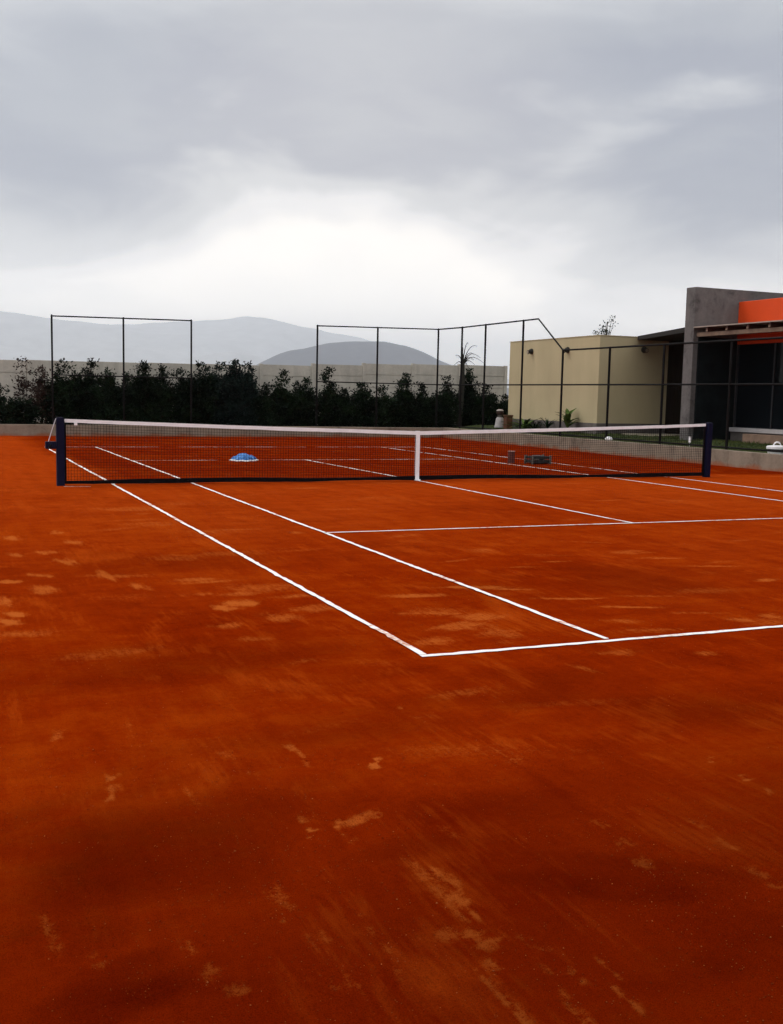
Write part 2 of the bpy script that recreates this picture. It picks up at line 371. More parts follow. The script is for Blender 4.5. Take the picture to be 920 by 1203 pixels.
def npmesh(name, co, fc, mats, attrs=None, smooth=False, mi=None):
    me = bpy.data.meshes.new(name)
    k = fc.shape[1]
    me.vertices.add(len(co)); me.vertices.foreach_set('co', co.astype(np.float32).ravel())
    me.loops.add(fc.size); me.loops.foreach_set('vertex_index', fc.astype(np.int32).ravel())
    me.polygons.add(len(fc)); me.polygons.foreach_set('loop_start', np.arange(0, fc.size, k, dtype=np.int32))
    me.update(calc_edges=True)
    for mm in (mats if isinstance(mats, (list, tuple)) else [mats]): me.materials.append(mm)
    for an, (dom, val) in (attrs or {}).items():
        at = me.attributes.new(an, 'FLOAT', dom); at.data.foreach_set('value', val.astype(np.float32).ravel())
    if smooth: me.polygons.foreach_set('use_smooth', np.ones(len(fc), bool))
    if mi is not None: me.polygons.foreach_set('material_index', mi.astype(np.int32))
    me.validate()
    o = bpy.data.objects.new(name, me); col.objects.link(o); return o
far_ = np.clip((GY-.1+.8*lumpy(GX*.6, GY*.6, 35))/.9, 0, 1)*np.clip((GX+5.9+.3*lumpy(GX, GY, 36))/.8, 0, 1)   # far half set to a deeper red
pale_a = np.clip((GY+11.5)/9 + .35*lumpy(GX*.5, GY*.4, 31), 0, 1)*(1-far_)  # lighter orange away from the camera, except in the far half
damp_dark_a = np.maximum(damp_dark_a, far_*.40)
bot = np.clip((-13.2-GY)/1.9 + .30*lumpy(GX*1.2, GY*1.2, 33), 0, 1)*.62          # darker towards the camera end
damp_dark_a = np.maximum(damp_dark_a, bot)
o = npmesh('clay_court', co, fc, M['clay'], {'wear': ('POINT', wear_a), 'damp_dark': ('POINT', damp_dark_a), 'dry': ('POINT', pale_a)}, True)  # 'dry' carries the lighter orange away from the camera
tag(o, 'red clay tennis court surface with scuffs and footprints', 'court', kind='structure')

# loose crumbs of clay and brick dust on the surface, nearest the camera
n = 17000; r = 2.0 + 7.5*rng.beta(1.0, 1.5, n); a = va + rng.uniform(-.52, .52, n)
P = np.stack([CAM.x + r*np.cos(a), CAM.y + r*np.sin(a), np.full(n, .0)], -1)
cl = lumpy(P[:,0]*2.3, P[:,1]*1.1, 51); keep = cl + rng.normal(0, .35, n) > .05; P = P[keep]; n = len(P)
sz = .0009 + .0028*rng.beta(1, 4.5, n) + .0016*(r[keep]/9)
oc = np.array([(1,0,0),(0,1,0),(-1,0,0),(0,-1,0),(0,0,.75),(0,0,-.6)])
vv = P[:,None,:] + (oc[None]*(1+rng.normal(0,.22,(n,6,1))))*sz[:,None,None] + np.array([0,0,.0012])
of = np.array([(0,1,4),(1,2,4),(2,3,4),(3,0,4),(1,0,5),(2,1,5),(3,2,5),(0,3,5)])
ff = (of[None] + 6*np.arange(n)[:,None,None]).reshape(-1,3)
tn = np.repeat(rng.beta(1.0, 4.2, n), 8)
M['crumb'] = leafmat('clay_crumb', (.10,.008,.001), (.52,.15,.05), 0, 1)
o = npmesh('clay_crumbs', vv.reshape(-1,3), ff, M['crumb'], {'tone': ('FACE', tn)}); tag(o, kind='stuff')

# court lines: hand-laid tape, slightly wavy and worn
def line(name, a, b, w, mt, seed):
    g = np.random.default_rng(seed); a = Vector((*a, 0)); b = Vector((*b, 0)); L = (b-a).length; d = (b-a)/L; nrm = Vector((-d.y, d.x, 0))
    k = max(2, int(L/.07)); vs = []; fs = []; wob = 0
    for i in range(k+1):
        t = i/k; p = a + d*(L*t); wob = wob*.9 + g.normal(0, .0016)
        w0 = w/2 + g.normal(0, .0035); w1 = w/2 + g.normal(0, .0035)
        for q in (p + nrm*(w0+wob), p - nrm*(w1-wob)): vs.append((q.x, q.y, .0055))
        if i: fs.append((2*i-2, 2*i-1, 2*i+1, 2*i))
    tag(MB().add(vs, fs).build(name, mt), kind='structure')
LN, LF, LW = M['line'], M['line_far'], M['line_worn']
line('sideline', (-5.45,-11.87), (-5.45,0), .042, LN, 1); line('sideline', (-5.45,0), (-5.45,11.6), .05, LF, 2)
line('sideline', (-4.15,-11.86), (-4.15,0), .042, LN, 3); line('sideline', (-4.15,0), (-4.17,11.6), .05, LF, 4)
line('sideline', (4.17,-11.87), (4.17,0), .05, LN, 5); line('sideline', (4.17,0), (4.06,11.6), .05, LF, 6)
line('sideline', (5.48,-11.87), (5.55,0), .05, LN, 7); line('sideline', (5.5,0), (5.46,11.6), .05, LW, 8)
line('baseline', (-5.48,-11.9), (5.48,-11.98), .046, LN, 9); line('baseline', (-5.45,11.6), (5.46,11.6), .055, LW, 10)
line('service_line', (-4.15,-6.47), (4.17,-6.58), .044, LN, 11); line('service_line', (-4.17,5.95), (4.12,5.95), .05, LW, 12)
line('centre_service_line', (-.07,-6.5), (-.05,0), .043, LN, 13); line('centre_service_line', (-.05,0), (-.2,5.93), .05, LF, 14)
line('centre_mark', (0,-11.93), (0,-11.8), .05, LN, 15); line('chalk_mark', (-6.25,-.22), (-5.85,-.3), .035, LW, 16)

# ------------------------------------------------------------------ kerbs, garden
def kerb(name, x0, x1, y0, y1, z, label):
    b = MB(); 
    if (x1-x0) > (y1-y0):
        n = int((x1-x0)/3)
        for i in range(n): b.box(x0+(x1-x0)*i/n, x0+(x1-x0)*(i+1)/n-.006, y0, y1, -.06, z+random.uniform(-.006,.006))
    else:
        n = int((y1-y0)/3)
        for i in range(n): b.box(x0, x1, y0+(y1-y0)*i/n, y0+(y1-y0)*(i+1)/n-.006, -.06, z+random.uniform(-.006,.006))
    tag(b.build(name, M['kerb'], bevel=.012), label, 'kerb wall')
kerb('kerb_wall', -26, 9.62, 18.45, 18.64, .37, 'low concrete kerb wall along the back of the clay court, below the hedge')
kerb('kerb_wall', 9.42, 9.61, -16, 18.44, .385, 'low concrete kerb wall along the right side of the clay court')
# planting bed behind the back kerb
b = MB().add([(-26,18.64,.29),(10.4,18.64,.29),(14.6,18.64,.36),(14.6,22,.36),(10.4,22,.33),(-26,22,.31)], [(0,1,4,5),(1,2,3,4)])
tag(b.build('planting_bed', M['soil']), kind='structure')
# lawn beside the court, rising to the buildings
def lawn_z(x): return .31 + (min(max(x-9.61, 0), 1.4)/1.4)*.16
vs = []; fs = []; lx = np.concatenate([np.linspace(9.61, 11.2, 9), [12.5, 16, 20, 30]]); ly = np.linspace(-18, 18.62, 75)
for yv in ly:
    for xv in lx: vs.append((xv, yv, lawn_z(xv) + .012*math.sin(yv*2.1+xv*3) + .01*math.sin(yv*5.3-xv*2)))
nx = len(lx)
for i in range(len(ly)-1):
    for j in range(nx-1): fs.append((i*nx+j, i*nx+j+1, (i+1)*nx+j+1, (i+1)*nx+j))
tag(MB().add(vs, fs).build('lawn', M['lawn'], smooth=True), kind='structure')

def leaves(name, P, size, mat, parent=None, aspect=.45, seed=0, upright=0.0, tone=None, droop=0):
    """many small folded leaf faces at points P (n,3)"""
    g = np.random.default_rng(seed); n = len(P)
    d = g.normal(size=(n, 3)); d[:, 2] = d[:, 2]*(1-upright) + upright*1.5 - droop; d /= np.linalg.norm(d, axis=1)[:, None]
    e = np.cross(d, g.normal(size=(n, 3))); e /= np.linalg.norm(e, axis=1)[:, None]
    f = np.cross(d, e)
    L = (size*g.uniform(.6, 1.35, n))[:, None]; W = L*aspect
    v0 = P; v2 = P + d*L; mid = P + d*L*.45 
    v1 = mid + e*W*.5 + f*W*.15; v3 = mid - e*W*.5 + f*W*.15
    co = np.stack([v0, v1, v2, v3], 1).reshape(-1, 3)
    fc = np.arange(4*n).reshape(n, 4)
    t = g.uniform(0, 1, n) if tone is None else np.clip(tone + g.normal(0, .18, n), 0, 1)
    o = npmesh(name, co, fc, mat, {'tone': ('FACE', t)})
    if parent is not None: o.parent = parent; o.matrix_parent_inverse = Matrix.Translation(parent.location).inverted()
    return o
# grass blades
n = 26000; gx = 9.66 + rng.beta(1.0, 1.6, n)*6.5; gy = rng.uniform(-3, 18.3, n)
keep = ~((gx > 11) & (gy > 10.6)) & ~((gx > 11.9) & (gy < 6.6)) & ~((gx > 11.3) & (gy > 8.5))
gx, gy = gx[keep], gy[keep]
P = np.stack([gx, gy, np.array([lawn_z(x) for x in gx]) - .005], -1)
o = leaves('grass', P, .085, M['grass'], None, .12, 5, .8, np.clip(.35+.5*lumpy(gx*1.5, gy*.9, 4), 0, 1)); tag(o, kind='stuff')

# ------------------------------------------------------------------ precast boundary wall
wl = empty('boundary_wall', (3, 22, 0), 'long grey precast concrete panel wall behind the hedge', 'wall')
X0 = [-15.5,-13.4,-11.3,-9.2,-7.1,-5.0,-2.9,-.8,1.32,3.38,5.48,7.6,9.74,11.85,14.0]
TOP = [2.44,2.45,2.46,2.47,2.48,2.505,2.52,2.54,2.56,2.61,2.69,2.77,2.815,2.85]
for i in range(len(TOP)):
    b = MB(); x0, x1, t = X0[i], X0[i+1], TOP[i]; z = -.05; k = 0
    hs = [.52, .52, .52, .52]
    zs = [t]
    while zs[-1] > .3: zs.append(zs[-1] - (.50 if len(zs) > 1 else .44))
    for a, c in zip(zs[:-1], zs[1:]):
        dy = random.uniform(-.006, .006)
        b.box(x0+.07, x1-.07, 21.975+dy, 22.03+dy, c+.018, a)
        b.box(x0+.07, x1-.07, 22.015+dy, 22.02+dy, c, c+.018)
    b.build('wall_panel', M['panel'], wl, bevel=.006)
for i, x in enumerate(X0):
    t = max(TOP[max(i-1,0)], TOP[min(i, len(TOP)-1)]) + (.02 if i > 8 else .0)
    MB().box(x-.068, x+.068, 21.93, 22.08, -.05, t).build('wall_post', M['panel'], wl, bevel=.008)

# ------------------------------------------------------------------ fences
def fence(name, loc, label, posts, rails, r=.03):
    e = empty(name, loc, label, 'fence')
    for (x, y, z0, z1) in posts:
        b = MB().tube([(x,y,z0),(x,y,z1)], r, 10); b.lathe([(r*1.0,0),(r*1.1,.012),(r*.5,.03)], (x,y,z1-.002), 10)
        b.box(x-.07, x+.07, y-.07, y+.07, z0, z0+.012)
        b.build('post', M['black_steel'], e)
    for pts, rr in rails: MB().tube(pts, rr, 8).build('rail', M['black_steel'], e)
    return e
FY = 18.72
fence('fence', (-2.3, FY, .29), 'black steel goal-like frame fence rising above the hedge on the left',
      [(-4.55,FY,.28,3.87),(-2.28,FY,.28,3.89),(-.02,FY,.28,3.92)],
      [([(-4.55,FY,3.85),(-.02,FY,3.91)],.022),([(-4.55,FY,1.97),(-.02,FY,1.97)],.02)])
RX = 9.67
fence('fence', (9.3, FY, .29), 'black steel corner fence frame that steps down along the right side of the court',
      [(4.5,FY,.28,3.95),(6.82,FY,.28,3.98),(9.27,FY,.28,4.03)] +
      [(RX,17.55,.3,4.06),(RX,15.75,.3,4.06),(RX,13.15,.3,4.06)] + [(RX,y,.3,3.02) for y in (10.7,8.22,5.75,3.15,.6,-1.9)],
      [([(4.5,FY,3.94),(9.27,FY,4.02)],.022),([(4.5,FY,1.97),(9.27,FY,1.97)],.02),
       ([(9.27,FY,4.02),(RX,17.55,4.05),(RX,12.22,4.055),(RX,10.7,3.02)],.025),([(RX,10.7,3.02),(RX,-1.9,3.02)],.026),
       ([(9.27,FY,1.97),(RX,17.55,1.97),(RX,-1.9,1.97)],.023),([(RX,17.55,.44),(RX,-1.9,.44)],.022)], .034)

# ------------------------------------------------------------------ tennis net and its posts
NXL, NXR = -6.2, 6.38
def net_top(x):
    t = abs(x)/6.3
    return .885 + (.158 if x < 0 else .19)*(.80*t + .2*t*t)
def net_y(x): return .0 + .02*math.sin(x*.9)
net = empty('tennis_net', (0,0,0), 'black tennis net with white headband stretched across the red clay court', 'tennis net')
b = MB(); T = .0022; nv = int((NXR-NXL)/.046)
for i in range(nv+1):
    x = NXL + (NXR-NXL)*i/nv; y = net_y(x); zt = net_top(x)-.03
    b.add([(x-T,y-T,.05),(x+T,y-T,.05),(x+T,y+T,.05),(x-T,y+T,.05),(x-T,y-T,zt),(x+T,y-T,zt),(x+T,y+T,zt),(x-T,y+T,zt)],
          [(0,1,5,4),(1,2,6,5),(2,3,7,6),(3,0,4,7)])
for k in range(1, 21):
    for i in range(70):
        x0 = NXL+(NXR-NXL)*i/70; x1 = NXL+(NXR-NXL)*(i+1)/70
        q = []
        for x in (x0, x1):
            zt = net_top(x)-.03; z = .05+(zt-.05)*k/21 + .004*math.sin(x*1.7+k); y = net_y(x)
            q += [(x,y-T,z-T),(x,y-T,z+T),(x,y+T,z+T),(x,y+T,z-T)]
        b.add(q, [(0,1,5,4),(1,2,6,5),(2,3,7,6),(3,0,4,7)])
b.build('mesh', M['net_cord'], net)
def band(name, mt, zf0, zf1, th, x0=NXL, x1=NXR, seed=0):
    g = np.random.default_rng(seed); n = 90; b = MB(); vs = []; fs = []; w = 0
    for i in range(n+1):
        x = x0+(x1-x0)*i/n; y = net_y(x); w = w*.8+g.normal(0,.0016)
        a, c = zf0(x)+w, zf1(x)+w*.5
        vs += [(x,y-th,a),(x,y-th,c),(x,y+th,c),(x,y+th,a)]
        if i:
            j = 4*(i-1); fs += [(j,j+4,j+5,j+1),(j+1,j+5,j+6,j+2),(j+2,j+6,j+7,j+3),(j+3,j+7,j+4,j)]
    fs += [(0,1,2,3),(4*n+3,4*n+2,4*n+1,4*n)]
    return b.add(vs, fs).build(name, mt, net)
band('headband', M['white_tape'], lambda x: net_top(x)-.052+.010*(abs(x)/6.3), lambda x: net_top(x)+.012, .012, seed=1)
band('hem', M['black_band'], lambda x: .012+.012*math.sin(x*1.3)**2, lambda x: .085+.012*math.sin(x*1.3+.4), .014, seed=2)
for x in (NXL, NXR): MB().box(x-.018, x+.018, -.012, .012, .03, net_top(x)-.065).build('end_hem', M['black_band'], net)
b = MB(); b.box(-.115, -.035, -.021, -.017, .0, net_top(0)+.014); b.box(-.115, -.035, .017, .021, .0, net_top(0)+.014); b.box(-.115, -.035, -.021, .021, net_top(0)+.0142, net_top(0)+.018)
b.box(-.125,-.025,-.06,.02,.006,.03)
b.build('centre_strap', M['white_tape'], net, bevel=.002)
MB().tube([(NXL+.05,net_y(NXL),net_top(NXL)-.02),(NXL-.03,0,net_top(NXL)-.01)], .006, 6).build('cable', M['rope'], net)
b = MB(); b.box(NXL+.14,NXL+.19,-.022,-.013,net_top(NXL)-.085,net_top(NXL)-.045); b.build('tie', M['white_tape'], net)

pl = empty('net_post', (-6.27,-.02,0), 'square navy net post with winder box and white rope, left end of the net', 'net post', 'net posts')
MB().box(-6.335,-6.2151,-.08,.04,-.03,1.06).box(-6.325,-6.225,-.07,.03,1.06,1.08).build('post', M['navy'], pl, bevel=.012)
w = MB().box(-6.50,-6.3355,-.09,.03,.585,.70).box(-6.46,-6.40,-.115,-.09,.615,.675).build('winder', M['navy'], pl, bevel=.012)
h = MB().tube([(-6.43,-.115,.645),(-6.43,-.15,.645),(-6.47,-.155,.585)], .011, 8).build('handle', M['black_steel'], w)
MB().tube([(-6.338,-.05,1.06),(-6.40,-.055,.88),(-6.455,-.06,.70)], .006, 6).build('rope', M['rope'], pl)
pr_ = empty('net_post', (6.46,-.02,0), 'square navy net post standing right of the net, near the right kerb', 'net post', 'net posts')
MB().box(6.395,6.515,-.08,.04,-.03,1.10).box(6.405,6.505,-.07,.03,1.10,1.12).build('post', M['navy'], pr_, bevel=.012)
MB().tube([(6.38,0,1.075),(6.40,0,1.075)], .012, 6).build('cable_hook', M['black_steel'], pr_)

# ------------------------------------------------------------------ things on the far half of the court
bm = bmesh.new(); bmesh.ops.create_icosphere(bm, subdivisions=5, radius=1)
for v in bm.verts:
    x, y, z = v.co; t = math.atan2(y, x)
    rr = 1 + .10*math.sin(3*t+.6) + .06*math.sin(7*t) + .03*math.sin(17*t+z*5)
    zz = max(z, 0)
    v.co = (x*.40*rr, y*.30*rr, (.255*zz**.8*(1+.10*math.sin(5*x+2)+.08*math.sin(9*y+1)) + .02*math.sin(13*x)*math.sin(11*y)*zz) if z > 0 else -.004)
me = bpy.data.meshes.new('tarpaulin'); bm.to_mesh(me); bm.free(); me.polygons.foreach_set('use_smooth', [True]*len(me.polygons)); me.materials.append(M['blue'])
bb = empty('tarpaulin', (-1.72,5.75,.004), 'crumpled bright blue plastic tarpaulin heap on the far service line', 'tarpaulin')
o = bpy.data.objects.new('sheet', me); col.objects.link(o); o.parent = bb
bb.scale = (.68, .68, .56)
b = MB(); n = 60; vs=[]; fs=[]
for i in range(n):
    t = 2*math.pi*i/n; rr = 1 + .10*math.sin(3*t+.6) + .06*math.sin(7*t)
    for s, z in ((.97,.035),(1.12,.0),(1.14,.012),(1.0,.05)): vs.append((math.cos(t)*.41*rr*s, math.sin(t)*.31*rr*s, z+.006*math.sin(9*t)))
for i in range(n):
    for j in range(4): fs.append((4*i+j, 4*i+(j+1)%4, 4*((i+1)%n)+(j+1)%4, 4*((i+1)%n)+j))
o = b.add(vs, fs).build('white_edge', M['white_plastic']); o.parent = bb

can = empty('tin_can', (4.44,4.5,0), 'small rusty red paint tin standing on the clay behind the net', 'tin')
MB().lathe([(.085,0),(.088,.01),(.083,.02),(.083,.25),(.088,.262),(.088,.27)], (4.44,4.5,.004), 20).build('body', M['rust_tin'], can)
MB().lathe([(.089,.266),(.092,.28),(.078,.285),(.074,.276)], (4.44,4.5,.004), 20).build('rim', M['tin_rim'], can)
cr = empty('crate', (4.95,4.15,0), 'low dark grey crate with pale corner lying on the far clay', 'crate')
b = MB()
x0,x1,y0,y1 = 4.71,5.19,3.97,4.30
for (a,c,d,e) in ((x0,x1,y0,y0+.02),(x0,x1,y1-.02,y1),(x0,x0+.02,y0+.02,y1-.02),(x1-.02,x1,y0+.02,y1-.02)):
    b.box(a,c,d,e,.03,.10); b.box(a,c,d,e,.125,.185)
    
b.box(x0+.02,x1-.02,y0+.02,y1-.02,.02,.04)
b.build('body', M['crate_grey'], cr, bevel=.004)
for (cx,cy) in ((x0,y0),(x1,y0),(x0,y1),(x1,y1)): MB().box(cx-.022,cx+.022,cy-.022,cy+.022,.004,.205).build('corner_post', M['crate_light'], cr, bevel=.004)
b = MB()
b.box(x0-.024,x0+.16,y0-.024,y0-.003,.10,.128); b.build('slat', M['crate_light'], cr, bevel=.004)
b = MB().box(x0+.12,x0+.36,y0+.05,y1-.06,.05,.20); b.build('contents', M['black_plastic'], cr, bevel=.02)

# ------------------------------------------------------------------ cream building and covered passage
CX, CY0, CY1, CT = 11.0, 10.7, 16.35, 3.52
cb = empty('cream_building', (14, 13.5, .4), 'plain cream rendered block with grey plinth and wall lamps', 'building')
b = MB().box(CX, 18.5, CY0, CY1, .1, CT)
b.build('wall', M['cream'], cb, bevel=.015)
b = MB().box(CX-.02, 18.4, CY0-.02, CY1+.02, .1, .80); b.build('plinth', M['plinth'], cb, bevel=.006)
b = MB().box(CX-.015, 18.5, CY0-.015, CY1+.015, CT+.002, CT+.025); b.build('coping', M['cream'], cb)
def wall_lamp(x, y, z, nx, ny):
    b = MB(); n = Vector((nx, ny, 0)); p = Vector((x, y, z))
    b.tube([p, p+n*.035], .10, 16); b.tube([p+n*.035, p+n*.09], [.085,.075], 16)
    b.tube([p+n*.09+Vector((0,0,-.02)), p+n*.17+Vector((0,0,-.03))], [.05,.075], 14)
    o = b.build('wall_lamp', M['lamp_body'], cb)
    MB().tube([p+n*.171+Vector((0,0,-.03)), p+n*.18+Vector((0,0,-.03))], .06, 14).build('lens', M['lamp_lens'], o)
wall_lamp(CX, 14.8, 3.15, -1, 0); wall_lamp(CX, 12.5, 3.13, -1, 0); wall_lamp(12.66, CY0, 3.14, 0, -1)
# dark canopy over the passage: a thin sheet roof on a fascia
poly = [(12.40,10.69),(11.06,6.66),(18.4,6.66),(18.4,10.69)]
b = MB().prism(poly, 3.44, [3.56,3.58,3.7,3.7]); b.build('canopy', M['roof_dark'], cb)
b = MB()
b.box(13.6, 13.7, 6.66, 10.67, .3, 3.43)
for i in range(20): b.box(13.58, 13.6, 6.70+.197*i, 6.70+.197*i+.187, .35, 3.42)
b.build('shade_screen', M['passage_shade'], cb)  # added boarded screen, its dark colour stands in for the passage shade
tag(MB().prism([(11.45,9.72),(11.85,8.6),(13.1,9.2),(13.57,9.5),(13.57,10.66),(11.9,10.66)], .30, .50).build('passage_paving', M['paving']), kind='structure')

# ------------------------------------------------------------------ clubhouse: raw concrete wall, orange facade, pergola, glass
ch = empty('clubhouse', (13.5, 3, .45), 'low clubhouse with raw concrete wall, orange facade and dark glass front', 'building')
MB().box(11.0, 19, 6.25, 6.64, .1, 4.64).build('concrete_wall', M['bare_concrete'], ch, bevel=.012)
MB().box(12.5, 12.75, -9, 6.245, 3.14, 4.31).build('orange_wall', M['orange'], ch, bevel=.01)
MB().box(12.75, 19, -9, 6.245, 3.9, 4.05).build('roof', M['roof_dark'], ch)
MB().box(11.16, 12.49, 6.205, 6.248, .5, 3.29).build('shade_sheet', M['pergola_shade'], ch, bevel=.005)  # added dark sheet, paints the pergola's shade onto the concrete wall
pg = MB().box(10.98, 12.495, -9, 6.243, 3.535, 3.565).build('pergola_roof', M['fascia'], ch)
pb = MB().box(11.10, 11.20, -9, 6.243, 3.30, 3.41).build('pergola_beam', M['timber'], ch, bevel=.006)
for i in range(18):
    y = 5.72 - .78*i
    b = MB().box(11.01, 12.495, y-.035, y+.035, 3.412, 3.533); b.build('rafter', M['rafter'], ch)
    MB().box(11.0, 11.008, y-.036, y+.036, 3.414, 3.46).build('rafter_end', M['timber'], ch)
MB().box(12.56, 12.58, -9, 6.24, .86, 3.138).build('glass_front', M['glass'], ch)
b = MB()
for y in (6.20, 4.79, 3.3, 1.8, .3, -1.2, -2.7): b.box(12.53, 12.61, y-.022, y+.022, .862, 3.136)
b.box(12.53, 12.61, -9, 6.24, .845, .861)
b.build('window_frame', M['frame_metal'], ch)
MB().box(12.36, 12.66, -9, 6.242, .73, .844).build('sill', M['sill'], ch, bevel=.008)
MB().box(12.42, 19, -9, 6.24, .1, .729).build('base', M['plinth'], ch)
MB().box(11.98, 12.417, -9, 5.22, .3, .70).build('step', M['step'], ch, bevel=.012)

MB().box(11.02, 12.30, -9, 2.3, .1, 3.295).build('shade_block', M['bare_concrete'], ch, bevel=.012)  # added block out of view, keeps light off the space under the pergola

# ------------------------------------------------------------------ plants
def tubes_for(stems, r0=.016):
    b = MB()
    for s in stems: b.tube(s, [r0*(1-.75*i/(len(s)-1)) for i in range(len(s))], 5)
    return b
def shrub(label, x, y, w, top, seed, mat='leaf', dens=1.0, lean=0, base=.29, low=.1, pointed=.5, leaf=.10, cat='shrub', name='shrub', group='shrubs in the hedge behind the court'):
    g = np.random.default_rng(seed); h = top-base
    e = empty(name, (x, y, base), label, cat, group)
    stems = []; P = []
    ns = max(3, int(8*dens+1))
    for i in range(ns):
        t = g.uniform(0, 2*math.pi); rr = w*.5*math.sqrt(g.uniform(0, 1))*.8
        hh = h*(1 - (1-pointed)*.12 - pointed*.75*(rr/(w*.5))**1.1)*g.uniform(.86, 1.0)
        if i == 0: rr *= .15; hh = h
        ex, ey = rr*math.cos(t)+lean*hh/h, rr*math.sin(t)*.9
        st = [(x+g.normal(0,.03), y+g.normal(0,.03), base)]
        for k in (.35, .7, 1):
            st.append((x+ex*k**.8+g.normal(0,.03), y+ey*k**.8+g.normal(0,.03), base+hh*k*.97))
        stems.append(st); A = np.array(st)
        nc = max(5, int(h*6.5*(.8+.4*dens)))
        for c in range(nc):
            u = low + (1-low)*(c+g.uniform(0,1))/nc
            seg = min(2, int(u*3)); fr = u*3-seg
            p = A[seg]*(1-fr)+A[seg+1]*fr
            spread = (.10+.20*(1-u)+.06*g.uniform())*min(1.15, .55+w*.5)
            p = p + g.normal(0, spread*.75, 3)*np.array([1,1,.5])
            k = int(g.integers(40, 64)*dens)
            P.append(p + g.normal(0, 1, (k, 3))*np.array([.095, .095, .075])*g.uniform(.6, 1.3))
        # an upright tip
        P.append(np.stack([x+g.normal(0,w*.30,int(420*dens/ns)), y+g.normal(0,.28,int(420*dens/ns)), base+h*.62*g.uniform(0,1,int(420*dens/ns))],-1))
        P.append(A[-1]-[0,0,.08] + g.normal(0, 1, (int(14*dens)+4, 3))*np.array([.035,.035,.08]))
    P = np.concatenate(P); P = P[(P[:,2] > base+.0)]
    P = P[P[:,2] < top+.03]
    tn = np.clip(.25 + .5*lumpy(P[:,0]*3, P[:,2]*3, seed+1), 0, 1)
    leaves('foliage', P, leaf, M[mat], e, .5, seed, .25, tn)
    tubes_for(stems).build('stem', M['bark'], e)
    return e
H = 'leaf'; B = 'leaf_blue'; Rd = 'leaf_red'
SH = [
 ('slim dark shrub cut by the left edge of the photo', -6.35, 19.7, .6, 1.72, H, .9, .4),
 ('low spreading bush under the bare sapling at far left', -5.55, 19.5, 1.3, 1.18, H, 1.2, .2),
 ('sparse reddish sapling, its thin leaves showing the wall behind', -5.25, 19.9, .75, 2.60, Rd, .26, .5),
 ('reddish half-bare shrub between the sapling and the left frame post', -4.8, 19.8, .6, 2.32, Rd, .5, .6),
 ('dark shrub around the leftmost post of the left frame', -4.28, 19.8, .9, 2.46, H, 1.1, .7),
 ('lower dark shrub just right of the leftmost frame post', -3.72, 19.9, .8, 2.16, H, 1.1, .4),
 ('pointed cone-shaped shrub midway between the left frame\'s first two posts', -3.2, 19.7, .75, 2.56, H, 1.2, .9),
 ('dark shrub left of the middle post of the left frame', -2.62, 19.9, .8, 2.24, H, 1.1, .5),
 ('rounded shrub at the foot of the left frame\'s middle post', -2.0, 19.7, .85, 2.10, H, 1.1, .4),
 ('tall shrub with a thin sprig on top, right of the left frame\'s middle post', -1.36, 19.8, .9, 2.50, H, 1.2, .6),
 ('bright-tipped shrub left of the gap before the left frame\'s last post', -.8, 20.0, .8, 2.42, H, 1.1, .5),
 ('shrub left of the rightmost post of the left frame', -.12, 19.8, .8, 2.30, H, 1.1, .4),
 ('wide shrub behind the rightmost post of the left frame', .45, 19.7, .9, 2.52, H, 1.2, .4),
 ('tall blocky shrub second right of the left frame', 1.12, 20.0, .95, 2.56, B, 1.2, .2),
 ('tallest blocky blue-green shrub, in front of the far mountain', 1.75, 19.7, 1.0, 2.64, B, 1.3, .15),
 ('last tall shrub before the first visible wall post', 2.25, 19.9, .8, 2.58, B, 1.2, .35),
 ('low shrub in front of the first visible wall post', 2.9, 19.6, .9, 1.78, H, 1.1, .4),
 ('pointed shrub in the middle of the gap between both fence frames', 3.52, 19.8, .85, 2.34, H, 1.1, .8),
 ('short shrub between the pointed shrub and the corner fence', 4.08, 19.7, .8, 1.94, H, 1.1, .5),
 ('shrub just left of the corner fence\'s first post', 4.55, 20.0, .75, 2.10, H, 1.1, .5),
 ('tall narrow cone shrub just right of the corner fence\'s first post', 5.30, 19.8, .8, 2.50, H, 1.2, .95),
 ('low shrub in a dip left of the corner fence\'s second post', 6.0, 19.7, .9, 1.74, H, 1.1, .3),
 ('rounded shrub left of the corner fence\'s second post, below the hill', 6.75, 19.9, .95, 1.98, H, 1.2, .4),
 ('low rounded shrub right of the corner fence\'s second post', 7.5, 19.7, .95, 1.86, H, 1.2, .4),
 ('pointed shrub midway between the corner fence\'s second post and corner post', 8.42, 19.8, .95, 2.36, H, 1.2, .85),
 ('shrub just left of the fence corner post', 9.15, 19.9, .85, 2.04, H, 1.1, .6),
 ('low shrub standing at the fence corner post', 9.75, 19.7, .8, 1.66, H, 1.0, .4),
 ('shrub left of the dry palm', 10.3, 19.9, .75, 2.34, H, 1.1, .7),
 ('tall shrub right of the dry palm', 11.3, 20.1, .8, 2.62, H, 1.1, .7),
 ('dark shrub between the palm and the cream building', 11.95, 19.9, .85, 2.10, H, 1.1, .5),
 ('lowest dark shrub touching the left edge of the cream building', 12.75, 19.8, .95, 1.62, H, 1.1, .3),
]
for i, (lb, x, y, w, t, mt, dn, pt) in enumerate(SH):
    shrub(lb, x, y, w*1.03, t, 40+i, mt, dn, pointed=pt, low=.02 if dn > .8 else .3)

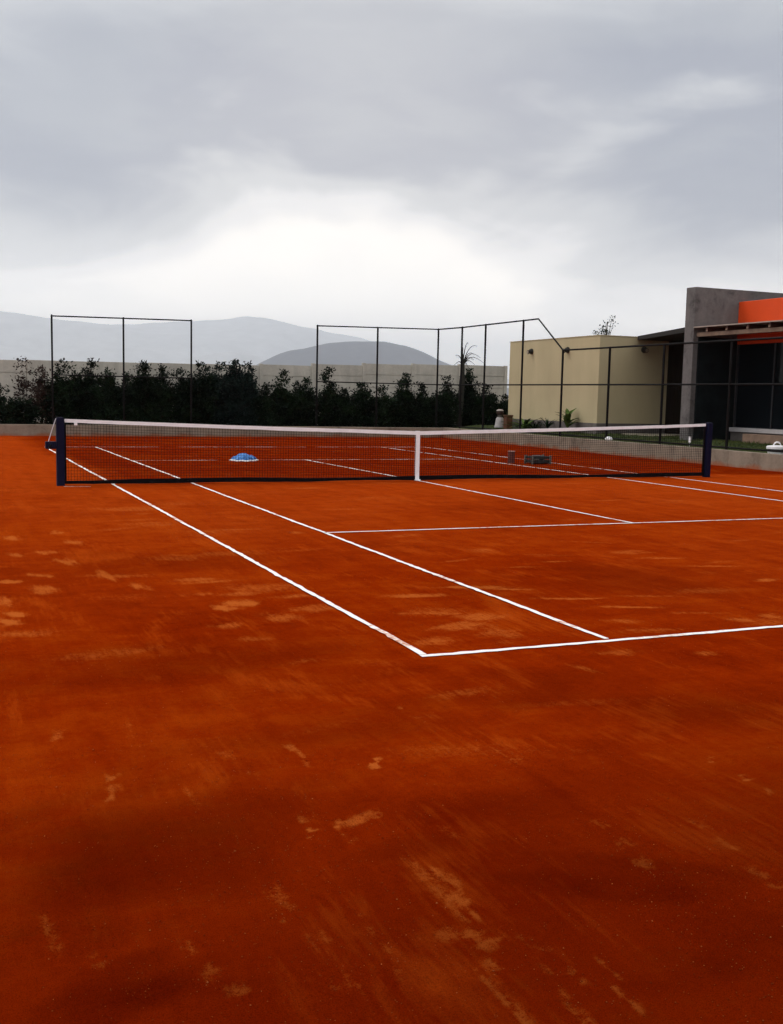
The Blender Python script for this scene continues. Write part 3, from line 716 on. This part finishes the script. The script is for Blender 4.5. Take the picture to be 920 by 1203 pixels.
# dry palm in the hedge
pm = empty('palm', (10.85, 19.75, .3), 'thin dry palm with bare arching fronds above the hedge', 'palm')
g = np.random.default_rng(5)
MB().tube([(10.72,19.75,.29),(10.78,19.74,1.2),(10.83,19.75,2.1),(10.86,19.75,2.85)], [.13,.12,.11,.06], 10).build('trunk', M['dry_palm'], pm)
for (dx, dy, tz, sag, L) in ((-.02,.2,3.75,.0,.2),(.55,-.1,3.62,.15,.9),(.95,.1,3.2,.45,1.3),(.3,-.2,3.3,.1,.5),(-.3,.1,3.2,.1,.4),(.1,.25,3.5,.05,.3),(.62,.2,3.02,.3,.8),(.25,.1,3.68,.05,.5),(-.22,-.2,3.45,.15,.5),(.75,.0,3.35,.4,1.0),(.42,-.1,3.15,.25,.6),(-.4,.0,2.95,.3,.6),(.35,.15,2.9,.4,.5)):
    p0 = Vector((10.86,19.75,2.75)); pts = []
    for k in range(9):
        t = k/8; pts.append(p0 + Vector((dx*t**1.5, dy*t, (tz-2.75)*math.sin(t*math.pi/2)*(1) - sag*max(0, t-.55)**1.3*2)))
    b = MB().tube(pts, [.022-.002*k for k in range(9)], 5)
    for k in range(2, 9):
        for s in (-1, 1):
            for q in range(2):
                a = pts[k-1].lerp(pts[k], q*.5); e2 = a + Vector((.10*s*.5+.03, .10*s, -.13+g.normal(0,.03)))
                b.add([a+Vector((0,0,.008)), a-Vector((0,0,.008)), e2], [(0,1,2)])
    b.build('frond', M['dry_palm'], pm)

# small plants along the cream wall: broad blades on a short stem
def bladeplant(label, x, y, h, n, w, seed, mat='leaf_mid', droop=.6, stem=.0, name='plant', base=.44):
    g = np.random.default_rng(seed); e = empty(name, (x, y, base), label, 'plant', 'plants along the cream wall')
    vs = []; fs = []; tn = []
    for i in range(n):
        t = 2*math.pi*i/n*2.4 + g.normal(0,.3); z0 = base + stem*h*g.uniform(.25, 1)
        L = (h*(1-stem)+.12)*g.uniform(.7, 1.05); el = g.uniform(.5, 1.35); k = len(vs)
        d = Vector((math.cos(t), math.sin(t), 0)); sd = Vector((-d.y, d.x, 0))
        for j in range(6):
            u = j/5; a = el - droop*u*2.0
            p = Vector((x, y, z0)) + d*(L*u*math.cos(el - droop*u)) + Vector((0,0,L*(math.sin(el)*u - droop*.55*u*u)))
            ww = w*math.sin(math.pi*min(1, .12+.88*u)**.8)*.5 + .003
            vs += [p+sd*ww+Vector((0,0,.01)), p, p-sd*ww+Vector((0,0,.01))]
            if j: q = k+3*(j-1); fs += [(q,q+1,q+4,q+3),(q+1,q+2,q+5,q+4)]; tn += [g.uniform(.1,1)]*2
    o = npmesh('foliage', np.array([tuple(v) for v in vs]), np.array(fs), M[mat], {'tone': ('FACE', np.array(tn))}, True)
    o.parent = e; o.matrix_parent_inverse = Matrix.Translation(e.location).inverted()
    MB().tube([(x,y,base-.03),(x+.01,y,base+max(.08, stem*h))], [.018,.012], 6).build('stem', M['bark'], e)
bladeplant('drooping broad-leaved plant at the left of the cream wall', 10.62, 14.45, .80, 34, .10, 1, 'leaf_mid', .75)
bladeplant('low spreading dark plant right of the drooping plant', 10.55, 13.75, .40, 26, .06, 2, 'leaf', .6)
bladeplant('small spiky plant left of the tall fence post by the cream wall', 10.65, 13.05, .55, 14, .05, 3, 'leaf', .45, .3)
bladeplant('upright plant with broad leaves on a bare stem by the cream wall', 10.65, 11.8, .92, 26, .13, 4, 'leaf_mid', .45, .62)

# tree behind the cream block: only its thin top shows
tr = empty('tree', (16.45, 18.3, .3), 'sparse treetop showing above the cream building roof', 'tree')
tb = MB().tube([(16.5,18.3,.2),(16.48,18.3,2.4),(16.42,18.32,3.9),(16.47,18.3,4.6)], [.09,.07,.04,.012], 8)
tb.build('trunk', M['bark'], tr)
g = np.random.default_rng(21); P = []
br = MB()
for (ex, ez, k) in ((16.75,4.45,26),(16.62,4.72,30),(16.3,4.25,46),(16.1,4.12,40),(15.85,4.05,24),(16.45,4.2,44),(16.55,4.5,22),(16.72,4.25,18),(16.4,3.8,60),(16.6,3.9,50),(16.2,3.85,50)):
    ey = 18.3+g.normal(0,.15); br.tube([(16.45,18.3,3.3),((16.45+ex)/2,(18.3+ey)/2,(3.4+ez)/2+.1),(ex,ey,ez)], [.02,.013,.006], 5)
    P.append(np.array([ex,ey,ez])+g.normal(0,1,(k,3))*np.array([.11,.1,.07]))
br.build('branch', M['bark'], tr)
leaves('crown', np.concatenate(P), .09, M['leaf'], tr, .45, 22)

# ------------------------------------------------------------------ small things in the garden
orn = empty('garden_ornament', (10.62,16.25,.46), 'small white flared garden ornament with dark head and pale cap', 'ornament')
c = (10.62,16.25,.46)
MB().lathe([(.20,0),(.205,.02),(.17,.10),(.15,.24),(.135,.33),(.10,.37)], c).build('body', M['off_white'], orn, smooth=True)
MB().lathe([(.10,.371),(.085,.40),(.08,.45),(.09,.46)], c).build('neck', M['crate_light'], orn, smooth=True)
MB().lathe([(.09,.461),(.125,.50),(.13,.55),(.11,.60)], c).build('head', M['dark_brown'], orn, smooth=True)
MB().lathe([(.13,.601),(.135,.612),(.10,.645),(.04,.66)], c).build('cap', M['pale_cloth'], orn, smooth=True)
pot = empty('planter_box', (10.66,15.75,.46), 'tall brown planter box at the left corner of the cream wall', 'planter')
MB().prism([(10.55,15.62),(10.79,15.62),(10.79,15.86),(10.55,15.86)], .42, .90).box(10.53,10.81,15.60,15.88,.88,.93).build('box', M['terracotta'], pot, bevel=.01)
MB().box(10.57,10.77,15.64,15.84,.9305,.934).build('soil', M['soil'], pot)

tub = empty('tub', (9.98,1.80,.36), 'white lidded tub with arched handle and black band, behind the right kerb', 'tub')
c = (9.98,1.78,.345)
MB().lathe([(.19,0),(.20,.01),(.215,.075)], c, 28).build('body', M['white_plastic'], tub, smooth=False)
MB().lathe([(.205,.0755),(.205,.128)], c, 28).build('band', M['black_plastic'], tub)
MB().lathe([(.235,.1285),(.24,.135),(.24,.185),(.225,.20),(.12,.215),(.03,.22)], c, 28).build('lid', M['white_plastic'], tub)
MB().tube([(c[0]+.07*math.cos(t), c[1]-.04*math.cos(t), c[2]+.205+.085*math.sin(t)) for t in [math.pi*k/10 for k in range(11)]], .018, 8).build('handle', M['white_plastic'], tub)

tg = empty('marker_tag', (9.72,4.6,.32), 'small white tag on a thin stake behind the kerb, left of the right net post', 'tag')
MB().tube([(9.72,4.6,.30),(9.72,4.6,.62)], .005, 6).build('stake', M['rope'], tg)
MB().box(9.70,9.708,4.53,4.63,.49,.64).build('plate', M['white_plastic'], tg, bevel=.003)
bm = bmesh.new(); bmesh.ops.create_icosphere(bm, subdivisions=3, radius=1); g = np.random.default_rng(9)
for v in bm.verts: v.co = Vector((v.co.x*.10, v.co.y*.12, (v.co.z+.9)*.05)) * (1+g.normal(0,.10))
me = bpy.data.meshes.new('paper_scrap'); bm.to_mesh(me); bm.free(); me.materials.append(M['white_plastic'])
o = bpy.data.objects.new('paper_scrap', me); col.objects.link(o); o.location = (9.54,7.9,.385); tag(o, 'crumpled white paper scrap on top of the right kerb', 'paper scrap')

# ------------------------------------------------------------------ hills
def hills(name, cx, cy, prof, depth, seed, rough, nx=150, ny=50, z0=-.2, mt='hill'):
    """prof: (x, height) crest line; the slope falls off before and behind it"""
    px = np.array([p[0] for p in prof]); pz = np.array([p[1] for p in prof])
    X = np.linspace(px[0], px[-1], nx); Yl = np.linspace(-1, 1, ny); g = np.random.default_rng(seed)
    # smooth crest
    Z = np.interp(X, px, pz); k = np.hanning(9); k /= k.sum(); Z = np.convolve(np.pad(Z, 4, 'edge'), k, 'valid')
    co = []
    GXX, GYY = np.meshgrid(X, Yl)
    fall = np.cos(np.clip(np.abs(GYY), 0, 1)*math.pi/2)**1.3
    zz = Z[None, :]*fall
    s = px[-1]-px[0]
    zz = zz + rough*lumpy(GXX/s*14, GYY*5, seed)*np.abs(GYY)*fall*3 + rough*.35*lumpy(GXX/s*50, GYY*17, seed+1)*fall
    co = np.stack([GXX, cy+GYY*depth, np.maximum(zz, 0)+z0], -1).reshape(-1, 3)
    idx = np.arange(nx*ny).reshape(ny, nx); fc = np.stack([idx[:-1,:-1], idx[:-1,1:], idx[1:,1:], idx[1:,:-1]], -1).reshape(-1, 4)
    o = npmesh(name, co, fc, M[mt], None, True); return tag(o, kind='structure')
K = 3.2
def far(prof): return [((x+8.1)*K-8.1, 1.5+(z-1.5)*K) for x, z in prof]
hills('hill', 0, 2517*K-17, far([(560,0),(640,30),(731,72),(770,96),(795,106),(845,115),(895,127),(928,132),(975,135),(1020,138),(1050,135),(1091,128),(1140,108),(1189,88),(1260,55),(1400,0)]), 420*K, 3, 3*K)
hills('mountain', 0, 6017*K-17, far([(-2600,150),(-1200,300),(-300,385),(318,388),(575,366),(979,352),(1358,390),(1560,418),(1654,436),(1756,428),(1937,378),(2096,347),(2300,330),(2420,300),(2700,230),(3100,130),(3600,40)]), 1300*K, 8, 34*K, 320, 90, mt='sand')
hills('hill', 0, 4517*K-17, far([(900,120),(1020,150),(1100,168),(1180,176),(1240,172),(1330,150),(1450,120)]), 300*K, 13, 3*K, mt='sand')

# ------------------------------------------------------------------ air
m = bpy.data.materials.new('haze_air'); m.use_nodes = True; nt = m.node_tree
for n in list(nt.nodes):
    if n.type == 'BSDF_PRINCIPLED': nt.nodes.remove(n)
pv = nt.nodes.new('ShaderNodeVolumePrincipled'); out = [n for n in nt.nodes if n.type == 'OUTPUT_MATERIAL'][0]
pv.inputs['Color'].default_value = (.88, .93, 1, 1); pv.inputs['Density'].default_value = .000088; pv.inputs['Anisotropy'].default_value = .7
lk(nt, pv.outputs[0], out.inputs['Volume'])
hz = MB().box(-13000, 19000, -6000, 27000, -1.2, 1480).build('haze', m); tag(hz, kind='stuff')

# ------------------------------------------------------------------ sky and sun
EL, AZ = rad(48), rad(-55)          # azimuth measured from +Y towards +X
w = bpy.data.worlds.new('World'); sc.world = w; w.use_nodes = True; nt = w.node_tree
bg = nt.nodes['Background']; wo = nt.nodes['World Output']
sky = nt.nodes.new('ShaderNodeTexSky'); sky.sky_type = 'NISHITA'; sky.sun_disc = False
sky.sun_elevation = EL; sky.sun_rotation = AZ; sky.dust_density = 3
lk(nt, sky.outputs[0], bg.inputs[0]); bg.inputs[1].default_value = .07
tc = nt.nodes.new('ShaderNodeTexCoord'); d = tc.outputs['Generated']
mp = node(nt, 'ShaderNodeMapping'); mp.inputs['Rotation'].default_value = (0, 0, YAW); lk(nt, d, mp.inputs[0]); d = mp.outputs[0]
sep = nt.nodes.new('ShaderNodeSeparateXYZ'); lk(nt, d, sep.inputs[0]); z = sep.outputs[2]
SKYOFF = (9.59, 4.27, 14.7)
sh = node(nt, 'ShaderNodeVectorMath', operation='ADD'); lk(nt, d, sh.inputs[0]); sh.inputs[1].default_value = SKYOFF
n1 = noise(nt, sh.outputs[0], 2.4, 4, .5, (1, 1, 3.0), .5)
n2 = noise(nt, d, 6, 6, .55, (1, 1, 2.2), .8)
off = math_(nt, 'ADD', math_(nt, 'MULTIPLY', math_(nt, 'SUBTRACT', n1, .5), .36), math_(nt, 'MULTIPLY', math_(nt, 'SUBTRACT', n2, .5), .11))
t = math_(nt, 'ADD', z, off)
cc = ramp(nt, t, [(0.0, (1.44,1.37,1.26)), (.085, (1.52,1.43,1.31)), (.125, (1.10,1.07,1.05)), (.165, (.72,.725,.735)), (.225, (.365,.385,.455)), (.28, (.44,.46,.51)), (.37, (.60,.615,.645)), (.6, (1.15,1.15,1.16)), (1, (1.6,1.6,1.6))], 'EASE')
wis = ramp(nt, n2, [(.3, (.95,.95,.965)), (.7, (1.05,1.045,1.03))])
cc = mix(nt, 1.0, cc, wis, 'MULTIPLY')
glow = node(nt, 'ShaderNodeMapRange', i_1=.03, i_2=.165, i_3=1.0, i_4=0.0); glow.interpolation_type = 'SMOOTHSTEP'; lk(nt, z, glow.inputs[0])
cc = mix(nt, glow.outputs[0], cc, (1.02, .94, .84), 'ADD')
vd = node(nt, 'ShaderNodeVectorMath', operation='DOT_PRODUCT'); lk(nt, d, vd.inputs[0]); vd.inputs[1].default_value = (-.03, .985, .165)
lobe = node(nt, 'ShaderNodeMapRange', i_1=.962, i_2=1.0, i_3=0.0, i_4=1.0); lobe.interpolation_type = 'SMOOTHSTEP'; lk(nt, vd.outputs['Value'], lobe.inputs[0])
cc = mix(nt, lobe.outputs[0], cc, (.15, .125, .095), 'ADD')       # thin cloud in front of the hidden sun-glow
bg2 = nt.nodes.new('ShaderNodeBackground'); lk(nt, cc, bg2.inputs[0]); bg2.inputs[1].default_value = 1.0
ms = nt.nodes.new('ShaderNodeMixShader'); ms.inputs[0].default_value = .93
lk(nt, bg.outputs[0], ms.inputs[1]); lk(nt, bg2.outputs[0], ms.inputs[2]); lk(nt, ms.outputs[0], wo.inputs['Surface'])
sd = bpy.data.lights.new('sun', 'SUN'); sd.energy = 1.1; sd.angle = rad(22); sd.color = (1, .95, .88)
so = bpy.data.objects.new('sun', sd); col.objects.link(so)
dirv = Vector((math.sin(AZ)*math.cos(EL), math.cos(AZ)*math.cos(EL), math.sin(EL)))
so.rotation_euler = dirv.to_track_quat('Z', 'Y').to_euler()

sc.view_settings.view_transform = 'Standard'; sc.view_settings.look = 'None'; sc.view_settings.exposure = 0; sc.view_settings.gamma = 1
sc.view_settings.use_curve_mapping = False
sc.cycles.volume_bounces = 8
